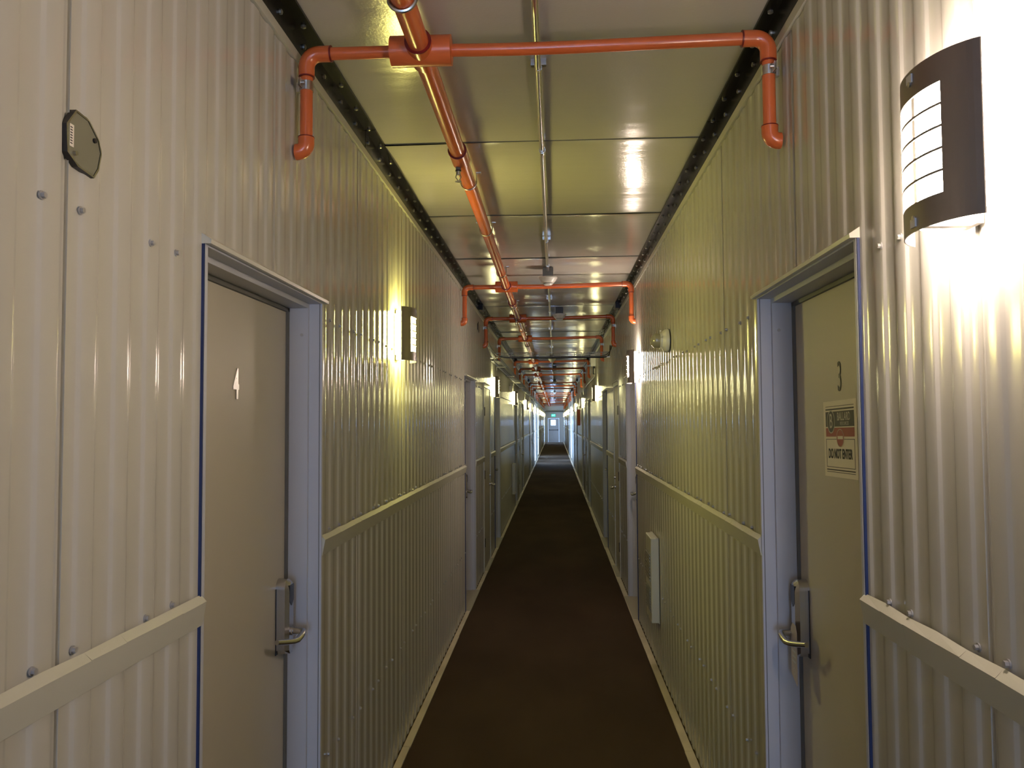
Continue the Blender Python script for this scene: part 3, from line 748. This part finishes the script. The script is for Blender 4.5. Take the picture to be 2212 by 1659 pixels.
def disc(mb, cu, cv, ru, rv, d, m, r_in=0, n=32):
    for i in range(n):
        t0, t1 = 2*PI*i/n, 2*PI*(i+1)/n
        mb.quad([(-d, -(cu+ru*math.cos(t0)), cv+rv*math.sin(t0)), (-d, -(cu+ru*math.cos(t1)), cv+rv*math.sin(t1)),
                 (-d, -(cu+ru*r_in*math.cos(t1)), cv+rv*r_in*math.sin(t1)), (-d, -(cu+ru*r_in*math.cos(t0)), cv+rv*r_in*math.sin(t0))], m)
b = MB(); disc(b, -.078, h2*.44, .036, .038, .0020, m_ink); disc(b, -.078, h2*.44, .036, .038, .0022, m_pale, .90)
b.build('printed_badge', sh_, normals=False); b = MB(); disc(b, .005, h2*.02, .034, .029, .0020, m_red); disc(b, .005, h2*.02, .034, .029, .0022, m_pale, .92)
rect(b, -.018, -.001, .030, .009, .0024, m_paper); b.build('printed_symbol', sh_, normals=False)
def wm(y, z, d): return wallmat(1, -d, -y, z, rl)
text_mesh('lettering', 'B', .066, m_pale, sh_, wm(-.078, h2*.44, .0024), .8, .0002, .0006)
text_mesh('lettering', 'BALLARD', .036, m_pale, sh_, wm(.038, h2*.575, .0020), .76, .0002, .0006)
text_mesh('lettering', 'RESOURCES', .016, m_pale, sh_, wm(.045, h2*.40, .0020), .9, .0002, 0)
text_mesh('lettering', 'DO NOT ENTER', .042, m_ink, sh_, wm(.0, -h2*.40, .0020), .70, .0002, .0012)
# hanger card
hc = empty('door_hanger_card', (XD, 2.984, 1.105)); tag(hc, 'narrow pale card hanging from the handle of door 3', 'card')
b = MB(); yy = -.017
b.prism([(-.036, -.152), (-.030, -.16), (.030, -.135), (.036, -.128), (.036, .030), (.012, .052), (-.022, .048), (-.036, .024)], 0, -.058, -.0592, m_card)
cd_ = b.build('card', hc)
b = MB()
for i, (u0, u1) in enumerate(((-.020, .022), (-.022, .018), (-.016, .022), (-.02, .016))): b.box((-.0592, u0, -.085+i*.018), (-.0595, u1, -.079+i*.018), m_frame)
disc(b, .0, -.115, .014, .012, .0597, m_frame, .75, 20)
b.build('print', cd_, normals=False)

# ------------------------------------------------------------------ cable tray and cables
def wire(mb, pts, r, m=m_boltd, seg=6): mb.tube(pts, r, m, seg)
YT = 11.25
t = empty('cable_tray', (0, YT, 2.76)); tag(t, 'wire basket cable tray crossing the corridor from wall to wall', 'cable tray')
b = MB(); x0, x1 = wx(-1, .02), wx(1, .02)
for dy, dz in ((-.05, 0), (.05, 0), (-.05, .03), (-.05, .06), (.05, .03), (.05, .06), (0, 0), (.025, 0), (-.025, 0)): wire(b, [(x0, dy, dz), (x1, dy, dz)], .0024)
n = 17
for i in range(n+1):
    x = x0+(x1-x0)*i/n; wire(b, [(x, -.05, .06), (x, -.05, 0), (x, .05, 0), (x, .05, .06)], .0024)
b.build('wire_basket', t)
b = MB()
for x in (x0+.02, x1-.02): b.box((x-.02, -.06, -.012), (x+.02, .06, -.004), m_steel)
b.build('bracket', t)
t = empty('cable_tray', (wx(-1, .086), 0, 2.715)); tag(t, 'long wire cable tray running lengthwise high along the left wall', 'cable tray')
b = MB(); ya, yb = YT+.06, 66
for dx, dz in ((-.06, .0), (-.03, 0), (0, 0), (.03, 0), (.06, 0), (.06, .03), (.06, .06), (-.06, .06)): wire(b, [(dx, ya, dz), (dx, yb, dz)], .0022)
y = ya
while y < yb:
    wire(b, [(-.06, y, .06), (-.06, y, 0), (.06, y, 0), (.06, y, .06)], .0028); y += .11 if y < 25 else .3
b.build('wire_basket', t)
for y in (12.4, 15.0, 17.6, 20.2, 22.8, 25.4, 30, 35, 40, 45, 50, 55, 60):
    k = MB(); k.box((-.066, y, -.014), (.075, y+.04, -.004), m_trim); k.box((-.066, y, -.06), (-.060, y+.04, -.004), m_trim); k.build('bracket', t)
for i, (dx, rr) in enumerate(((-.03, .011), (.0, .009), (.028, .012))):
    cb = MB(); pts = [(wx(-1, .075)+dx+.006*math.sin(q*1.7+i), YT+.1+q*1.6, 2.73+.004*math.sin(q+i)) for q in range(30)]
    cb.tube(pts, rr, (m_dark, m_grey, m_gask)[i], 8); tag(cb.build('cable', smooth=True), ('black cable lying in the long tray beside the left wall', 'grey cable lying in the middle of the long tray', 'dark grey cable lying in the outer side of the long tray')[i], 'cable')
def cable(pts, r, m, lab):
    P_ = [Vector(p) for p in pts]; out = []
    for i in range(len(P_)-1):
        p0, p1, p2, p3 = P_[max(i-1, 0)], P_[i], P_[i+1], P_[min(i+2, len(P_)-1)]
        for k in range(8):
            u = k/8; out.append(.5*((2*p1)+(-p0+p2)*u+(2*p0-5*p1+4*p2-p3)*u*u+(-p0+3*p1-3*p2+p3)*u**3))
    out.append(P_[-1]); mb = MB(); mb.tube(out, r, m, 10); tag(mb.build('cable', smooth=True), lab, 'cable')
yc = YT-.015
cable([(wx(1, .03), 10.6, 2.86), (wx(1, .045), 10.9, 2.80), (wx(1, .12), 11.2, 2.765), (.45, yc, 2.768), (.0, yc, 2.766), (-.5, yc, 2.764), (wx(-1, .16), yc, 2.775), (wx(-1, .07), 11.0, 2.84), (wx(-1, .03), 10.6, 2.93)], .0065, m_dark, 'black cable lying in the crossing tray and looping up at both walls')
cable([(wx(1, .022), 11.1, 2.90), (wx(1, .03), 11.2, 2.79), (wx(1, .09), 11.26, 2.752), (.5, yc+.02, 2.749), (0, yc+.02, 2.747), (-.5, yc+.02, 2.752), (wx(-1, .2), yc+.02, 2.758)], .007, m_dark, 'black cable hanging lowest under the crossing tray')
for i in range(3):
    cable([(wx(-1, .025), 10.45+.03*i, 2.90), (wx(-1, .035+.012*i), 10.75+.05*i, 2.84), (wx(-1, .05+.015*i), 11.1, 2.77), (wx(-1, .05+.02*i), 11.6, 2.735)], .006, (m_dark, m_grey, m_frame)[i], ('black cable dropping into the corner of the left tray', 'dark grey cable dropping into the corner of the left tray', 'pale cable dropping into the corner of the left tray')[i])

# ------------------------------------------------------------------ right wall: box, bent conduit, bracket, panel
jb = empty('junction_box', (wx(1, .009), 15.4, 3.0)); tag(jb, 'white junction box high on the right wall beyond the cable tray', 'box')
b = MB(); b.box((0, -.09, -.10), (-.09, .09, .12), m_white); b.build('casing', jb); b = MB(); b.box((-.01, -.05, -.25), (-.05, .01, -.10), m_dark); b.build('fitting', jb)
cable([(wx(1, .03), 15.35, 2.86), (wx(1, .03), 15.4, 2.74), (wx(1, .03), 15.9, 2.70), (wx(1, .03), 19.5, 2.70), (wx(1, .03), 19.6, 2.6), (wx(1, .03), 19.6, 2.35)], .011, m_trim, 'beige bent conduit running down the right wall from the white box')
for s, y in ((1, 21.9), (-1, 16.2)):
    eb = empty('emergency_light', (wx(s, .009), y, 2.52)); tag(eb, 'small twin-head emergency light on the far %s wall' % ('right' if s > 0 else 'left'), 'light')
    b = MB(); b.box((0, -.13, -.04), (-s*.055, .13, .05), m_white); b.build('casing', eb)
    for q in (-.08, .08):
        b = MB(); b.tube([(-s*.03, q, .05), (-s*.03, q, .075)], .012, m_white, 8); b.tube([(-s*.02, q, .10), (-s*.075, q, .088)], [.025, .042], m_white, 16); b.build('lamp_head', eb, smooth=True)
pn = empty('flag_sign', (wx(1, .012), 24.6, 1.98)); tag(pn, 'orange-red upright sign projecting from the far right wall', 'sign')
b = MB(); b.box((0, -.015, -.24), (-.10, .015, .24), m_redp); b.build('panel', pn); b = MB(); b.box((0, -.03, -.26), (-.006, .03, .27), m_white); b.build('back_plate', pn)
